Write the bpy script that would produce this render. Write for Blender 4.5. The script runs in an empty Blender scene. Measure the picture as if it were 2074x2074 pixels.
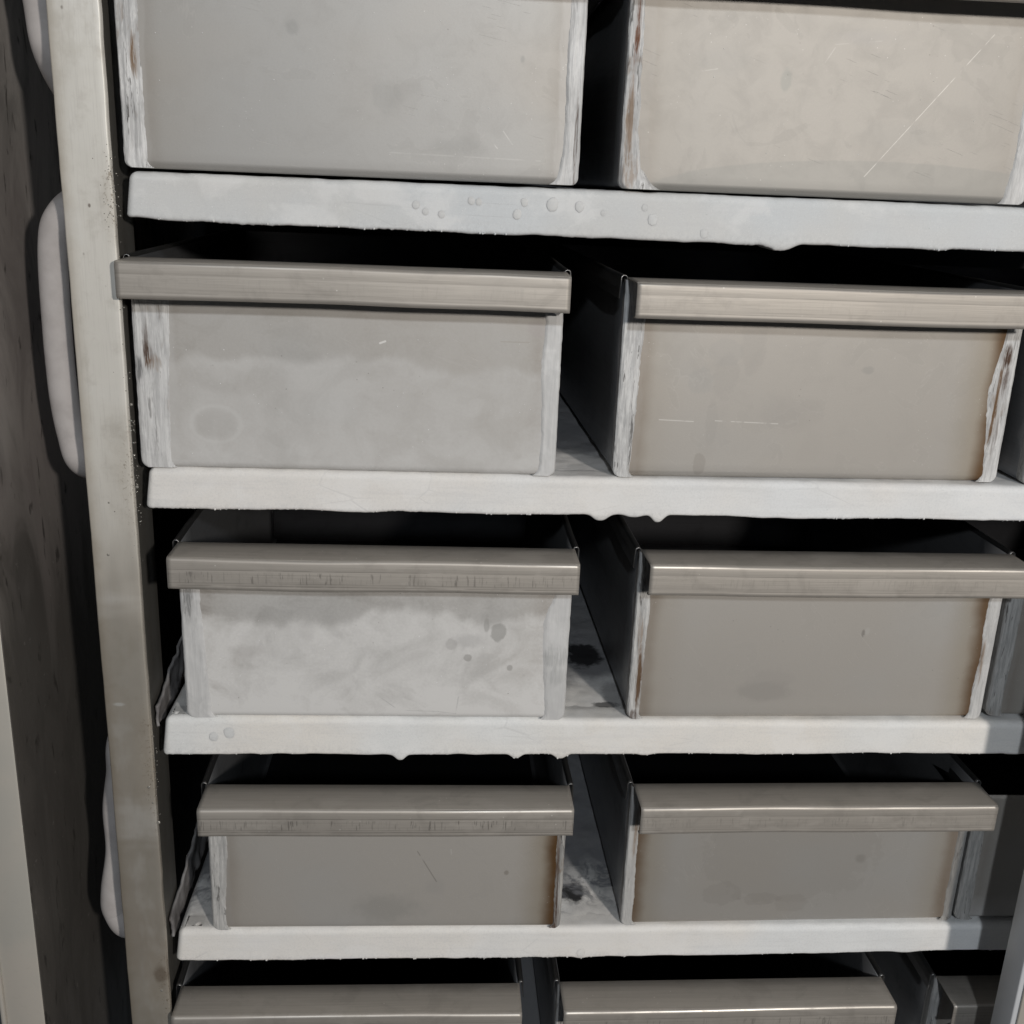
import bpy, bmesh, math, random
import numpy as np
from mathutils import Matrix, Vector

# ------------------------------------------------------------------ camera
sc = bpy.context.scene
col = sc.collection
PITCH, YAW, ROLL, FOC = 0.304104, 0.070392, 0.041334, 1.03179
CAM = Vector((0.235118, -0.818102, 0.004663))
fwd = Vector((math.sin(YAW)*math.cos(PITCH), math.cos(YAW)*math.cos(PITCH), -math.sin(PITCH)))
right0 = Vector((math.cos(YAW), -math.sin(YAW), 0)); up0 = right0.cross(fwd)
rgt = math.cos(ROLL)*right0 + math.sin(ROLL)*up0
upv = -math.sin(ROLL)*right0 + math.cos(ROLL)*up0
cam = bpy.data.cameras.new('camera'); camo = bpy.data.objects.new('camera', cam); col.objects.link(camo)
M = Matrix((rgt, upv, -fwd)).transposed().to_4x4(); M.translation = CAM
camo.matrix_world = M
cam.sensor_fit = 'HORIZONTAL'; cam.sensor_width = 36; cam.lens = 36*FOC
cam.clip_start = 0.01; cam.clip_end = 50
sc.camera = camo

# ------------------------------------------------------------------ light
w = bpy.data.worlds.new('World'); sc.world = w; w.use_nodes = True
bg = w.node_tree.nodes['Background']; bg.inputs[0].default_value = (0.80, 0.88, 1.0, 1); bg.inputs[1].default_value = 0.032

def area(name, loc, target, size, power, colr):
    l = bpy.data.lights.new(name, 'AREA'); l.shape = 'DISK'; l.size = size; l.energy = power; l.color = colr
    o = bpy.data.objects.new(name, l); col.objects.link(o)
    d = (Vector(target)-Vector(loc)).normalized(); o.location = loc
    o.rotation_euler = d.to_track_quat('-Z', 'Y').to_euler()
    return o
area('room_lamp', (1.23, -2.2, 0.42), (0.35, 0, -0.25), 0.14, 31, (1.0, 0.935, 0.86))
area('ceiling_lamp', (0.33, -2.2, 0.75), (0.35, 0, -0.25), 0.11, 15.5, (0.89, 0.945, 1.0))

vs = sc.view_settings; vs.view_transform = 'Standard'; vs.look = 'None'; vs.exposure = 0; vs.gamma = 1
sc.render.engine = 'CYCLES'
try: sc.cycles.max_bounces = 4
except Exception: pass

# ------------------------------------------------------------------ numpy noise
def _h(ix, iy, iz, s):
    n = (ix.astype(np.int64)*73856093) ^ (iy.astype(np.int64)*19349663) ^ (iz.astype(np.int64)*83492791) ^ (s*2654435)
    n = (n ^ (n >> 13))*1274126177 & 0x7fffffff
    n = (n ^ (n >> 16)) & 0xffff
    return n/65535.0
def vnoise(x, y, z, s=0):
    x, y, z = np.broadcast_arrays(np.asarray(x, float), np.asarray(y, float), np.asarray(z, float))
    xi, yi, zi = np.floor(x), np.floor(y), np.floor(z)
    fx, fy, fz = x-xi, y-yi, z-zi
    fx = fx*fx*(3-2*fx); fy = fy*fy*(3-2*fy); fz = fz*fz*(3-2*fz)
    r = 0
    for a in (0, 1):
        for b in (0, 1):
            for c in (0, 1):
                wgt = (fx if a else 1-fx)*(fy if b else 1-fy)*(fz if c else 1-fz)
                r = r + wgt*_h(xi+a, yi+b, zi+c, s)
    return r*2-1
def fbm(x, y, z, s=0, o=4):
    r = 0; a = 1.0; f = 1.0
    for k in range(o):
        r = r + a*vnoise(x*f, y*f, z*f, s+k*17); a *= .5; f *= 2.03
    return r

# ------------------------------------------------------------------ object helpers
def link(name, me, mat=None, parent=None, smooth=True):
    o = bpy.data.objects.new(name, me); col.objects.link(o)
    if mat is not None and len(me.materials) == 0: me.materials.append(mat)
    if parent is not None: o.parent = parent
    if smooth: me.polygons.foreach_set('use_smooth', [True]*len(me.polygons))
    return o
def mesh(name, v, f):
    me = bpy.data.meshes.new(name); me.from_pydata([tuple(map(float, p)) for p in v], [], [tuple(map(int, q)) for q in f]); me.update()
    return me
def gridfaces(n, m, off=0, flip=False):
    i, j = np.meshgrid(np.arange(n-1), np.arange(m-1), indexing='ij')
    a = (i*m+j).ravel()+off
    q = np.stack([a, a+m, a+m+1, a+1], 1)
    return q[:, ::-1] if flip else q
def gridmesh(name, V, flip=False):          # V: (n,m,3)
    n, m, _ = V.shape
    me = bpy.data.meshes.new(name)
    v = V.reshape(-1, 3); f = gridfaces(n, m, 0, flip)
    me.vertices.add(len(v)); me.vertices.foreach_set('co', v.astype(np.float32).ravel())
    me.loops.add(len(f)*4); me.loops.foreach_set('vertex_index', f.astype(np.int32).ravel())
    me.polygons.add(len(f)); me.polygons.foreach_set('loop_start', np.arange(0, len(f)*4, 4, dtype=np.int32))
    me.update(calc_edges=True); me.validate()
    return me
def boxmesh(name, x0, x1, y0, y1, z0, z1, bev=0.0, seg=2):
    bm = bmesh.new(); bmesh.ops.create_cube(bm, size=1)
    for v in bm.verts:
        v.co = Vector((x0+(v.co.x+.5)*(x1-x0), y0+(v.co.y+.5)*(y1-y0), z0+(v.co.z+.5)*(z1-z0)))
    if bev > 0: bmesh.ops.bevel(bm, geom=list(bm.edges), offset=bev, segments=seg, affect='EDGES', profile=.5)
    me = bpy.data.meshes.new(name); bm.to_mesh(me); bm.free(); return me
def empty(name, loc=(0, 0, 0), rz=0.0):
    o = bpy.data.objects.new(name, None); col.objects.link(o); o.location = loc; o.rotation_euler = (0, 0, rz); o.empty_display_size = .02
    return o
def tag(o, label, cat, group=None):
    o['label'] = label; o['category'] = cat
    if group: o['group'] = group
    return o
def solidify(o, t, off=1.0):
    m = o.modifiers.new('thickness', 'SOLIDIFY'); m.thickness = t; m.offset = off; m.use_even_offset = False
    return o

# ------------------------------------------------------------------ node helper
class N:
    def __init__(s, name):
        s.m = bpy.data.materials.new(name); s.m.use_nodes = True; s.t = s.m.node_tree; s.L = s.t.links
        s.b = s.t.nodes['Principled BSDF']; s.out = s.t.nodes['Material Output']
        s.tc = s.t.nodes.new('ShaderNodeTexCoord'); s.P = s.tc.outputs['Object']
    def set(s, sock, v):
        if hasattr(v, 'links') or isinstance(v, bpy.types.NodeSocket): s.L.new(v, sock)
        else: sock.default_value = v
    def math(s, op, a, b=None, c=None, clamp=False):
        n = s.t.nodes.new('ShaderNodeMath'); n.operation = op; n.use_clamp = clamp
        s.set(n.inputs[0], a)
        if b is not None: s.set(n.inputs[1], b)
        if c is not None: s.set(n.inputs[2], c)
        return n.outputs[0]
    def xyz(s, v=None):
        n = s.t.nodes.new('ShaderNodeSeparateXYZ'); s.L.new(v or s.P, n.inputs[0]); return n.outputs
    def comb(s, x, y, z):
        n = s.t.nodes.new('ShaderNodeCombineXYZ'); s.set(n.inputs[0], x); s.set(n.inputs[1], y); s.set(n.inputs[2], z); return n.outputs[0]
    def map(s, scale=(1, 1, 1), loc=(0, 0, 0), v=None):
        n = s.t.nodes.new('ShaderNodeMapping'); s.L.new(v or s.P, n.inputs[0]); n.inputs['Scale'].default_value = scale; n.inputs['Location'].default_value = loc
        return n.outputs[0]
    def rmap(s, ang, scale, loc=(0, 0, 0)):
        n = s.t.nodes.new('ShaderNodeMapping'); n.vector_type = 'TEXTURE'; s.L.new(s.P, n.inputs[0]); n.inputs['Rotation'].default_value = (0, ang, 0); n.inputs['Location'].default_value = loc
        return s.map(scale, (0, 0, 0), n.outputs[0])
    def noise(s, scale=10, detail=3, rough=.5, v=None, dist=0.0):
        n = s.t.nodes.new('ShaderNodeTexNoise'); n.inputs['Scale'].default_value = scale; n.inputs['Detail'].default_value = detail
        n.inputs['Roughness'].default_value = rough; n.inputs['Distortion'].default_value = dist
        s.L.new(v or s.P, n.inputs['Vector']); return n.outputs[0]
    def voro(s, scale, v=None, feature='F1', out='Distance'):
        n = s.t.nodes.new('ShaderNodeTexVoronoi'); n.feature = feature; n.inputs['Scale'].default_value = scale
        s.L.new(v or s.P, n.inputs['Vector']); return n.outputs[out]
    def ss(s, v, a, b, lo=0.0, hi=1.0):
        n = s.t.nodes.new('ShaderNodeMapRange'); n.interpolation_type = 'SMOOTHSTEP'
        s.set(n.inputs[0], v); s.set(n.inputs[1], a); s.set(n.inputs[2], b); s.set(n.inputs[3], lo); s.set(n.inputs[4], hi)
        return n.outputs[0]
    def mix(s, f, a, b):
        n = s.t.nodes.new('ShaderNodeMix'); n.data_type = 'RGBA'; s.set(n.inputs[0], f)
        for k, q in ((6, a), (7, b)):
            if isinstance(q, tuple): n.inputs[k].default_value = (*q, 1)
            else: s.set(n.inputs[k], q)
        return n.outputs[2]
    def mixf(s, f, a, b):
        n = s.t.nodes.new('ShaderNodeMix'); n.data_type = 'FLOAT'; s.set(n.inputs[0], f); s.set(n.inputs[2], a); s.set(n.inputs[3], b)
        return n.outputs[0]
    def bump(s, h, strength=.3, dist=.001, nrm=None):
        n = s.t.nodes.new('ShaderNodeBump'); n.inputs['Strength'].default_value = strength; n.inputs['Distance'].default_value = dist
        s.set(n.inputs['Height'], h)
        if nrm is not None: s.L.new(nrm, n.inputs['Normal'])
        return n.outputs[0]
    def mul(s, a, b): return s.math('MULTIPLY', a, b)
    def mx(s, a, b): return s.math('MAXIMUM', a, b)
    def seg(s, x, z, x0, z0, x1, z1, wd):
        """mask of a straight scratch from (x0,z0) to (x1,z1) in the panel's own plane"""
        dx, dz = x1-x0, z1-z0; L2 = dx*dx+dz*dz
        px = s.math('SUBTRACT', x, x0); pz = s.math('SUBTRACT', z, z0)
        t = s.math('MULTIPLY', s.math('ADD', s.mul(px, dx), s.mul(pz, dz)), 1/L2, clamp=True)
        ex = s.math('SUBTRACT', px, s.mul(t, dx)); ez = s.math('SUBTRACT', pz, s.mul(t, dz))
        d = s.math('SQRT', s.math('ADD', s.mul(ex, ex), s.mul(ez, ez)))
        return s.ss(d, wd*.4, wd, 1.0, 0.0)
    def blob(s, x, z, cx, cz, rx, rz, soft=.4, wob=None):
        a = s.math('DIVIDE', s.math('SUBTRACT', x, cx), rx); b = s.math('DIVIDE', s.math('SUBTRACT', z, cz), rz)
        d = s.math('SQRT', s.math('ADD', s.mul(a, a), s.mul(b, b)))
        if wob is not None: d = s.math('ADD', d, wob)
        return s.ss(d, 1-soft, 1.0, 1.0, 0.0)
    def done(s, color, rough, metal=0.0, normal=None, spec=None):
        for k, v in (('Base Color', color), ('Roughness', rough), ('Metallic', metal)):
            if isinstance(v, tuple): s.b.inputs[k].default_value = (*v, 1)
            else: s.set(s.b.inputs[k], v)
        if normal is not None: s.L.new(normal, s.b.inputs['Normal'])
        if spec is not None: s.set(s.b.inputs['Specular IOR Level'], spec)
        return s.m

# ------------------------------------------------------------------ materials
def steel_face(name, W, H, seed, tintL=.3, tintR=.3, frost=None, scratches=(), blobs=(), warm=.5, dark=0.0, rings=(), tone=1.0, halo=(.012, .012)):
    n = N(name); x, y, z = n.xyz()
    off = (seed*3.1, seed*1.7, seed*2.3); off2 = (off[1], off[2], off[0])
    big = n.noise(6, 2, .5, n.map((1, 1, 1.4), off))
    mid = n.noise(40, 4, .65, n.map((1, 1, 1), off), .6)
    wm = n.ss(n.math('ADD', big, warm-.5), .34, .66)
    c = n.mix(wm, tuple(q*tone for q in (.445, .437, .421)), tuple(q*tone for q in (.446, .424, .394)))
    grn = n.noise(850, 3, .7); c = n.mix(n.ss(grn, .42, .68, 0, .10), c, (.28, .27, .255))
    c = n.mix(n.ss(mid, .48, .70, 0, .07), c, (.33, .315, .295))
    # dried-water tide marks: crisp thin rims round slightly duller islands
    tide = n.noise(16, 4, .55, n.map((1, 1, 1.2), off2), 1.0)
    ring = n.math('ABSOLUTE', n.math('SUBTRACT', tide, .60))
    c = n.mix(n.ss(ring, 0.0, .006, .20, 0.0), c, (.56, .54, .51))
    isl = n.ss(tide, .597, .603); c = n.mix(n.mul(isl, .06), c, (.34, .33, .31))
    # hairline scuffs in two directions
    hair = 0.0
    for a, sc_, th in ((.06, 26, .70), (1.1, 30, .735)):
        hl = n.ss(n.noise(sc_, 2, .5, n.rmap(a+seed*.13, (1, 1, 75), off)), th, th+.025)
        keep = n.ss(n.noise(19, 2, .5, n.map((1, 1, 1), (off[2]+a*9, off[0], off[1]))), .54, .64)
        hair = n.math('MAXIMUM', hair, n.mul(hl, keep))
    c = n.mix(n.mul(hair, .34), c, (.72, .70, .67))
    hz = n.noise(120, 4, .65, n.map((1, 1, .22), off2), .4)
    for d, wd in ((x, halo[0]), (n.math('SUBTRACT', W, x), halo[1])):
        dd = n.math('ADD', d, n.mul(n.math('SUBTRACT', hz, .5), -.014))
        c = n.mix(n.ss(dd, wd-.001, wd+.0045, .42, 0.0), c, (.60, .60, .59))
    # heat tint beside the welds
    nz = n.noise(34, 4, .6, n.map((.4, 1, .5), off))
    for side, amt in (('L', tintL), ('R', tintR)):
        if amt <= 0: continue
        d = x if side == 'L' else n.math('SUBTRACT', W, x)
        dd = n.math('ADD', n.math('SUBTRACT', d, halo[0] if side == 'L' else halo[1]), n.mul(n.math('SUBTRACT', nz, .5), -.016))
        c = n.mix(n.ss(dd, .002, .040, amt*.65, 0.0), c, (.31, .25, .165))
        c = n.mix(n.ss(dd, -.001, .014, min(1, amt*1.15), 0.0), c, (.13, .07, .028))
    rough = n.math('ADD', .56, n.mul(isl, .012)); rough = n.math('ADD', rough, n.ss(mid, .4, .7, 0, .025)); metal = .41
    if dark: c = n.mix(dark, c, (.36, .345, .32))
    if frost is not None:
        lvl, amt, sharp, haze, fcol = frost
        e = n.noise(15, 5, .55, n.map((1, 1, .5), off), .4)
        lv = n.math('ADD', lvl, n.mul(n.math('SUBTRACT', e, .5), .060))
        fm = n.ss(n.math('SUBTRACT', lv, z), 0.0, sharp)
        rim = n.ss(n.math('ABSOLUTE', n.math('SUBTRACT', n.math('SUBTRACT', lv, z), .006)), 0.0, .008, 1.0, 0.0)
        pat = n.noise(21, 5, .6, n.map((1, 1, 1), off2), .9)
        fm = n.math('ADD', n.mul(fm, 1-haze), haze); fm = n.mul(fm, n.ss(pat, .30, .62, .66, 1.0))
        cl = n.ss(n.noise(30, 4, .6, n.map((1, 1, 1.3), (off[2], off[1], off[0])), .8), .50, .60)
        fm = n.math('SUBTRACT', fm, n.mul(cl, .10)); fm = n.math('ADD', fm, n.mul(rim, .09))
        fm = n.math('ADD', fm, n.ss(z, 0.0, .05, .25, 0.0))
        gr = n.noise(420, 2, .6); fm = n.math('ADD', fm, n.mul(n.math('SUBTRACT', gr, .5), .35))
        fm = n.math('MULTIPLY', fm, amt, clamp=True)
        c = n.mix(fm, c, fcol)
        metal = n.mixf(fm, .41, .05); rough = n.mixf(fm, rough, .85)
    # blotches, smears and rings with a shape of their own
    wob = n.mul(n.math('SUBTRACT', n.noise(85, 5, .6, n.map((1, 1, 1), off)), .5), 1.1)
    for (cx, cz, rx, rz, amt, cc, soft) in blobs:
        c = n.mix(n.mul(n.blob(x, z, cx, cz, rx, rz, soft, wob if rx < .1 else n.mul(wob, .05)), amt), c, tuple(q*.74 for q in cc) if frost is None else cc)
    for (cx, cz, rx, rz, amt) in rings:
        a = n.math('DIVIDE', n.math('SUBTRACT', x, cx), rx); b = n.math('DIVIDE', n.math('SUBTRACT', z, cz), rz)
        d = n.math('ADD', n.math('SQRT', n.math('ADD', n.mul(a, a), n.mul(b, b))), n.mul(wob, .18))
        c = n.mix(n.ss(n.math('ABSOLUTE', n.math('SUBTRACT', d, 1.0)), .02, .16, amt, 0.0), c, (.66, .655, .64))
        c = n.mix(n.ss(d, .55, .98, amt*.55, 0.0), c, (.40, .385, .365))
    brk = n.ss(n.noise(60, 3, .6), .40, .52)
    for (x0, z0, x1, z1, wd, amt, cc) in scratches:
        c = n.mix(n.mul(n.mul(n.seg(x, z, x0, z0, x1, z1, wd), amt*.6), brk), c, cc)
    # pits and bright specks
    sp = n.voro(210, n.map((1, 0.0, 1), off)); spk = n.ss(n.noise(26, 2, .5, n.map((1, 1, 1), off2)), .52, .62)
    c = n.mix(n.mul(n.ss(sp, .03, .10, .55, 0.0), spk), c, (.78, .77, .75))
    sp2 = n.voro(120, n.map((1, 0.0, 1), off2)); spk2 = n.ss(n.noise(21, 2, .5, n.map((1, 1, 1), off)), .56, .66)
    c = n.mix(n.mul(n.ss(sp2, .03, .09, .5, 0.0), spk2), c, (.20, .185, .165))
    h = n.math('ADD', n.mul(n.noise(6, 1, .5, n.map((1, 1, 1), off)), 4.0), n.mul(n.noise(420, 2, .5), .05))
    h = n.math('ADD', h, n.mul(hair, -.12))
    return n.done(c, rough, metal, n.bump(h, .35, .0012))

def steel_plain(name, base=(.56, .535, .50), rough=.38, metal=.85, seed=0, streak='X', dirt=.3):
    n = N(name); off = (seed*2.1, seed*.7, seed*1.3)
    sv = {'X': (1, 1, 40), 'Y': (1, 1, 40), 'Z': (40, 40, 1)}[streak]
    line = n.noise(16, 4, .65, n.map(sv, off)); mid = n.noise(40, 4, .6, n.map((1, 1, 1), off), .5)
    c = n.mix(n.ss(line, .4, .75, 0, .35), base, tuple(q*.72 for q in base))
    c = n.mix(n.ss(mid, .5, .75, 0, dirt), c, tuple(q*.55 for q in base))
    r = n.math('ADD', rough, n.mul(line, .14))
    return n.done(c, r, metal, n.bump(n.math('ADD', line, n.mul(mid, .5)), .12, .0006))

def lip_steel(name, seed, worn):
    n = N(name); x, y, z = n.xyz(); off = (seed*2.7, seed*1.1, seed*.7); off2 = (off[1]+3, off[0], off[2])
    line = n.noise(12, 4, .7, n.map((1, 60, 60), off)); mid = n.noise(38, 5, .65, n.map((1, 1, 1), off), .6)
    c = n.mix(n.ss(line, .38, .7), (.475, .442, .400), (.42, .39, .352))
    c = n.mix(n.ss(mid, .50, .66, 0, .35), c, (.33, .305, .275))
    smear = n.ss(n.noise(14, 4, .6, n.map((1, 2, 2), off2), .8), .54, .60)
    c = n.mix(n.mul(smear, .16), c, (.58, .55, .51))
    # roller chatter: short ticks in a band along the front
    tick = n.noise(480, 3, .7, n.map((1, .1, .10), off))
    band = n.mul(n.ss(z, -.0200, -.0175), n.ss(z, -.0105, -.0085, 1.0, 0.0))
    clump = n.ss(n.noise(30, 3, .6, n.map((1, 0, 0), off)), .36, .56)
    c = n.mix(n.math('MULTIPLY', n.mul(n.mul(n.ss(tick, .55, .63), band), clump), worn*.85, clamp=True), c, (.17, .157, .142))
    for zc, k in ((.0078, .5), (.0112, .25), (.0185, .3), (.0208, .6)):
        ln = n.ss(n.math('ABSOLUTE', n.math('ADD', z, zc)), .0002, .0006, 1.0, 0.0)
        gap = n.ss(n.noise(24, 3, .6, n.map((1, 0, 0), (off[0]+zc*900, 0, 0))), .36, .52)
        c = n.mix(n.math('MULTIPLY', n.mul(ln, gap), k*(worn+.25), clamp=True), c, (.22, .20, .18))
    spots = n.voro(150, n.map((1, 1, 1), off2)); keep = n.ss(n.noise(22, 2, .5, n.map((1, 1, 1), off2)), .55, .64)
    c = n.mix(n.mul(n.ss(spots, .05, .12, .6, 0.0), keep), c, (.78, .76, .72))
    # highlight along the bend painted into the colour, broken here and there
    ay = n.math('ADD', y, .0370); az = n.math('ADD', z, .0007)
    ar = n.ss(n.math('SQRT', n.math('ADD', n.mul(ay, ay), n.mul(az, az))), .0006, .0019, 1.0, 0.0)
    ar = n.mul(ar, n.ss(n.noise(40, 4, .6, n.map((1, 0, 0), off2)), .28, .5, .35, 1.0))
    c = n.mix(n.mul(ar, .75), c, (.80, .77, .72))
    r = n.math('ADD', .57, n.mul(smear, .05)); r = n.mixf(ar, r, .38)
    return n.done(c, r, n.mixf(ar, .48, .85), n.bump(n.math('ADD', line, n.mul(mid, .8)), .15, .0006))

def weld_mat(name, seed, grey=.0, rust=.5, spots=(), smooth=0.0):
    n = N(name); x, y, z = n.xyz(); off = (seed*1.9, seed*.3, seed*2.9); q = 1-smooth
    st = n.noise(520, 4, .7, n.map((1, 1, .06), off), .35); st2 = n.noise(150, 4, .7, n.map((1, 1, .12), off), .7)
    g = n.noise(46, 4, .6, n.map((1, 1, .5), off), .4)
    lo = (.50-.23*grey, .50-.235*grey, .50-.25*grey); hi = (.74-.33*grey, .74-.345*grey, .735-.37*grey)
    c = n.mix(n.ss(st, .40, .58, .5*smooth, 1-.4*smooth), lo, hi)
    c = n.mix(n.ss(g, .52, .60, 0, .20+.25*q), c, (.44-.16*grey, .445-.17*grey, .445-.185*grey))
    c = n.mix(n.ss(g, .36, .44, .35, 0), c, (.80-.35*grey, .80-.36*grey, .80-.38*grey))
    c = n.mix(n.mul(n.mul(n.ss(st2, .575, .62), n.ss(st, .46, .56)), q), c, (.075, .07, .066))
    rm = n.mul(n.ss(g, .58, .66), n.ss(st2, .42, .58))
    c = n.mix(n.math('MULTIPLY', rm, rust*.6*q, clamp=True), c, (.20, .12, .065))
    wob = n.mul(n.math('SUBTRACT', st2, .5), 2.0)
    for (cx, cz, rx, rz, amt, cc) in spots:
        c = n.mix(n.mul(n.mul(n.blob(x, z, cx, cz, rx*1.4, rz*1.25, .6, wob), amt), n.ss(st, .42, .54, .2, 1.0)), c, cc)
    return n.done(c, n.ss(g, .3, .7, .5, .8), .05, n.bump(n.math('ADD', st, n.mul(st2, 1.2)), .2+.55*q, .0010), .45)

def frost_mat(name, seed, patches=(), tone=(.80, .80, .80), top_dirt=0.0):
    n = N(name); x, y, z = n.xyz(); off = (seed*3.3, seed*1.3, seed*.9)
    a = n.noise(7, 3, .5, n.map((1, 1, 1), off)); b = n.noise(60, 4, .6, n.map((.5, 1, 1), off), .4)
    cool = (tone[0]*.965, tone[1]*.985, tone[2]*1.0); wmn = (tone[0]*1.0, tone[1]*.975, tone[2]*.94)
    c = n.mix(n.ss(a, .36, .64), cool, wmn)
    c = n.mix(n.ss(b, .5, .75, 0, .12), c, (.60, .61, .62))
    gr = n.noise(520, 3, .7); gr2 = n.noise(1100, 2, .6)
    c = n.mix(n.ss(gr, .42, .68, 0, .16), c, (.52, .53, .54))
    c = n.mix(n.ss(gr2, .56, .72, 0, .25), c, (.95, .95, .95))
    rag = n.mul(n.ss(z, -.024, -.033), n.ss(n.noise(240, 4, .7, n.map((1, 1, .8), off)), .46, .60))
    c = n.mix(n.mul(rag, .22), c, (.46, .47, .48))
    str_ = n.noise(10, 4, .6, n.map((1, 1, 16), off), .3)
    c = n.mix(n.ss(str_, .50, .68, 0, .16), c, (.60, .60, .61))
    pw = n.noise(19, 5, .6, n.map((1, 1, 1.3), (off[2], off[0], off[1])), .3)
    c = n.mix(n.ss(pw, .50, .62, 0, .30), c, (.93, .93, .925)); c = n.mix(n.ss(pw, .46, .36, 0, .10), c, (.66, .665, .67))
    # hairline cracks in the ice
    cr = n.voro(22, n.map((.6, 1, 1.5), off), 'DISTANCE_TO_EDGE')
    cr = n.mul(n.ss(cr, .004, .016, 1.0, 0.0), n.ss(n.noise(13, 2, .5, n.map((1, 1, 1), (off[1], off[2], off[0]))), .57, .68))
    c = n.mix(n.mul(cr, .16), c, (.50, .50, .51))
    wob = n.mul(n.math('SUBTRACT', n.noise(70, 5, .65), .5), 1.3)
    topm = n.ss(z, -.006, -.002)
    gap_shade = n.mul(n.ss(n.math('ADD', y, n.mul(n.math('SUBTRACT', n.noise(28, 4, .6, n.map((1, 1, 1), off)), .5), .10)), .045, .105), topm)
    c = n.mix(n.mul(gap_shade, .85), c, (.16, .165, .18))  # shade of the tray gaps painted into the shelf top behind its front edge
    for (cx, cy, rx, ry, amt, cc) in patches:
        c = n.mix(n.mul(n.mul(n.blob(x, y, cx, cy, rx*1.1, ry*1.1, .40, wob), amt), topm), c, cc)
    if top_dirt:
        d = n.noise(55, 4, .65, n.map((1, 1, 1), off), .7)
        c = n.mix(n.mul(n.mul(n.ss(d, .40, .62), n.ss(y, .015, .06)), topm), c, (.24, .245, .26)) if top_dirt else c
    h = n.math('ADD', n.mul(b, .5), n.mul(gr, .55)); h = n.math('ADD', h, n.mul(gr2, .2)); h = n.math('ADD', h, n.mul(cr, -.5))
    n.b.inputs['Subsurface Weight'].default_value = 0.30; n.b.inputs['Subsurface Radius'].default_value = (1, 1, 1); n.b.inputs['Subsurface Scale'].default_value = .003
    return n.done(c, .72, 0.0, n.bump(h, .22, .0008), .35)

def hose_mat():
    n = N('hose_frost'); b = n.noise(50, 4, .6)
    c = n.mix(n.ss(b, .35, .7), (.475, .45, .44), (.41, .385, .375))
    return n.done(c, .8, 0, n.bump(b, .15, .001), .3)

def post_mat():
    n = N('post_steel'); x, y, z = n.xyz(); x = n.math('SUBTRACT', x, .0068)
    big = n.noise(8, 3, .55, n.map((2, 2, .8))); mid = n.noise(45, 5, .65, None, .1); fine = n.noise(340, 3, .7)
    line = n.noise(30, 3, .6, n.map((30, 30, 1)))
    c = n.mix(n.ss(big, .35, .65), (.51, .475, .415), (.47, .42, .355))
    pale_up = n.ss(n.math('ADD', z, n.mul(n.math('SUBTRACT', big, .5), .5)), -.42, -.10)   # paler towards the top
    c = n.mix(n.mul(pale_up, .85), c, (.80, .78, .725))
    bd = n.noise(7, 4, .6, n.map((.25, .25, 1), (3, 5, 1.7)))
    c = n.mix(n.ss(bd, .50, .64, 0, .50), c, (.40, .365, .305))
    bd2 = n.noise(11, 4, .6, n.map((.3, .3, 1), (8, 1, 4.4)))
    c = n.mix(n.ss(bd2, .54, .64, 0, .40), c, (.82, .805, .765))
    c = n.mix(n.ss(mid, .50, .72, 0, .35), c, (.43, .40, .35))
    c = n.mix(n.ss(line, .5, .7, 0, .2), c, (.47, .45, .42))
    # brown film along the left arris and rust speckle along the right arris near the shelf ends
    c = n.mix(n.ss(n.math('ADD', x, n.mul(mid, .012)), -.0395, -.024, .62, 0.0), c, (.36, .30, .22))
    c = n.mix(n.mul(n.ss(n.noise(26, 5, .65, n.map((1, 1, .6), (4, 2, 7)), .15), .52, .66), .26), c, (.40, .36, .29))
    c = n.mix(n.mul(n.ss(n.noise(17, 4, .6, n.map((1, 1, .5), (9, 1, 3)), .1), .54, .64), .25), c, (.80, .79, .755))
    near = n.ss(x, -.020, -.006)
    zone = n.mx(n.mx(n.blob(x, z, -.006, -.225, .03, .06, .9), n.blob(x, z, -.006, -.47, .022, .09, .9)), n.mx(n.blob(x, z, -.008, -.70, .03, .07, .9), n.blob(x, z, -.006, -.02, .012, .05, .9)))
    speck = n.ss(fine, .56, .66)
    c = n.mix(n.mul(n.mul(near, zone), n.mul(speck, .85)), c, (.16, .115, .07))
    c = n.mix(n.mul(zone, .22), c, (.38, .33, .26))
    dots = n.voro(95, n.map((1, 0, .7))); keep = n.ss(n.noise(20, 2, .5), .55, .62)
    c = n.mix(n.mul(n.ss(dots, .05, .13, .8, 0.0), keep), c, (.14, .11, .085))
    c = n.mix(n.mul(n.blob(x, z, -.013, -.683, .008, .018, .6, n.mul(n.math('SUBTRACT', mid, .5), 1.5)), .6), c, (.17, .125, .085))
    c = n.mix(n.mul(n.blob(x, z, -.030, -.415, .006, .0022, .7, n.mul(n.math('SUBTRACT', mid, .5), 1.2)), .6), c, (.78, .79, .76))
    r = n.math('ADD', .46, n.mul(mid, .12)); r = n.math('ADD', r, n.mul(zone, .12))
    return n.done(c, r, n.mixf(pale_up, .60, .22), n.bump(n.math('ADD', n.mul(fine, n.mul(zone, .8)), n.mul(mid, .4)), .3, .0006))

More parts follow.
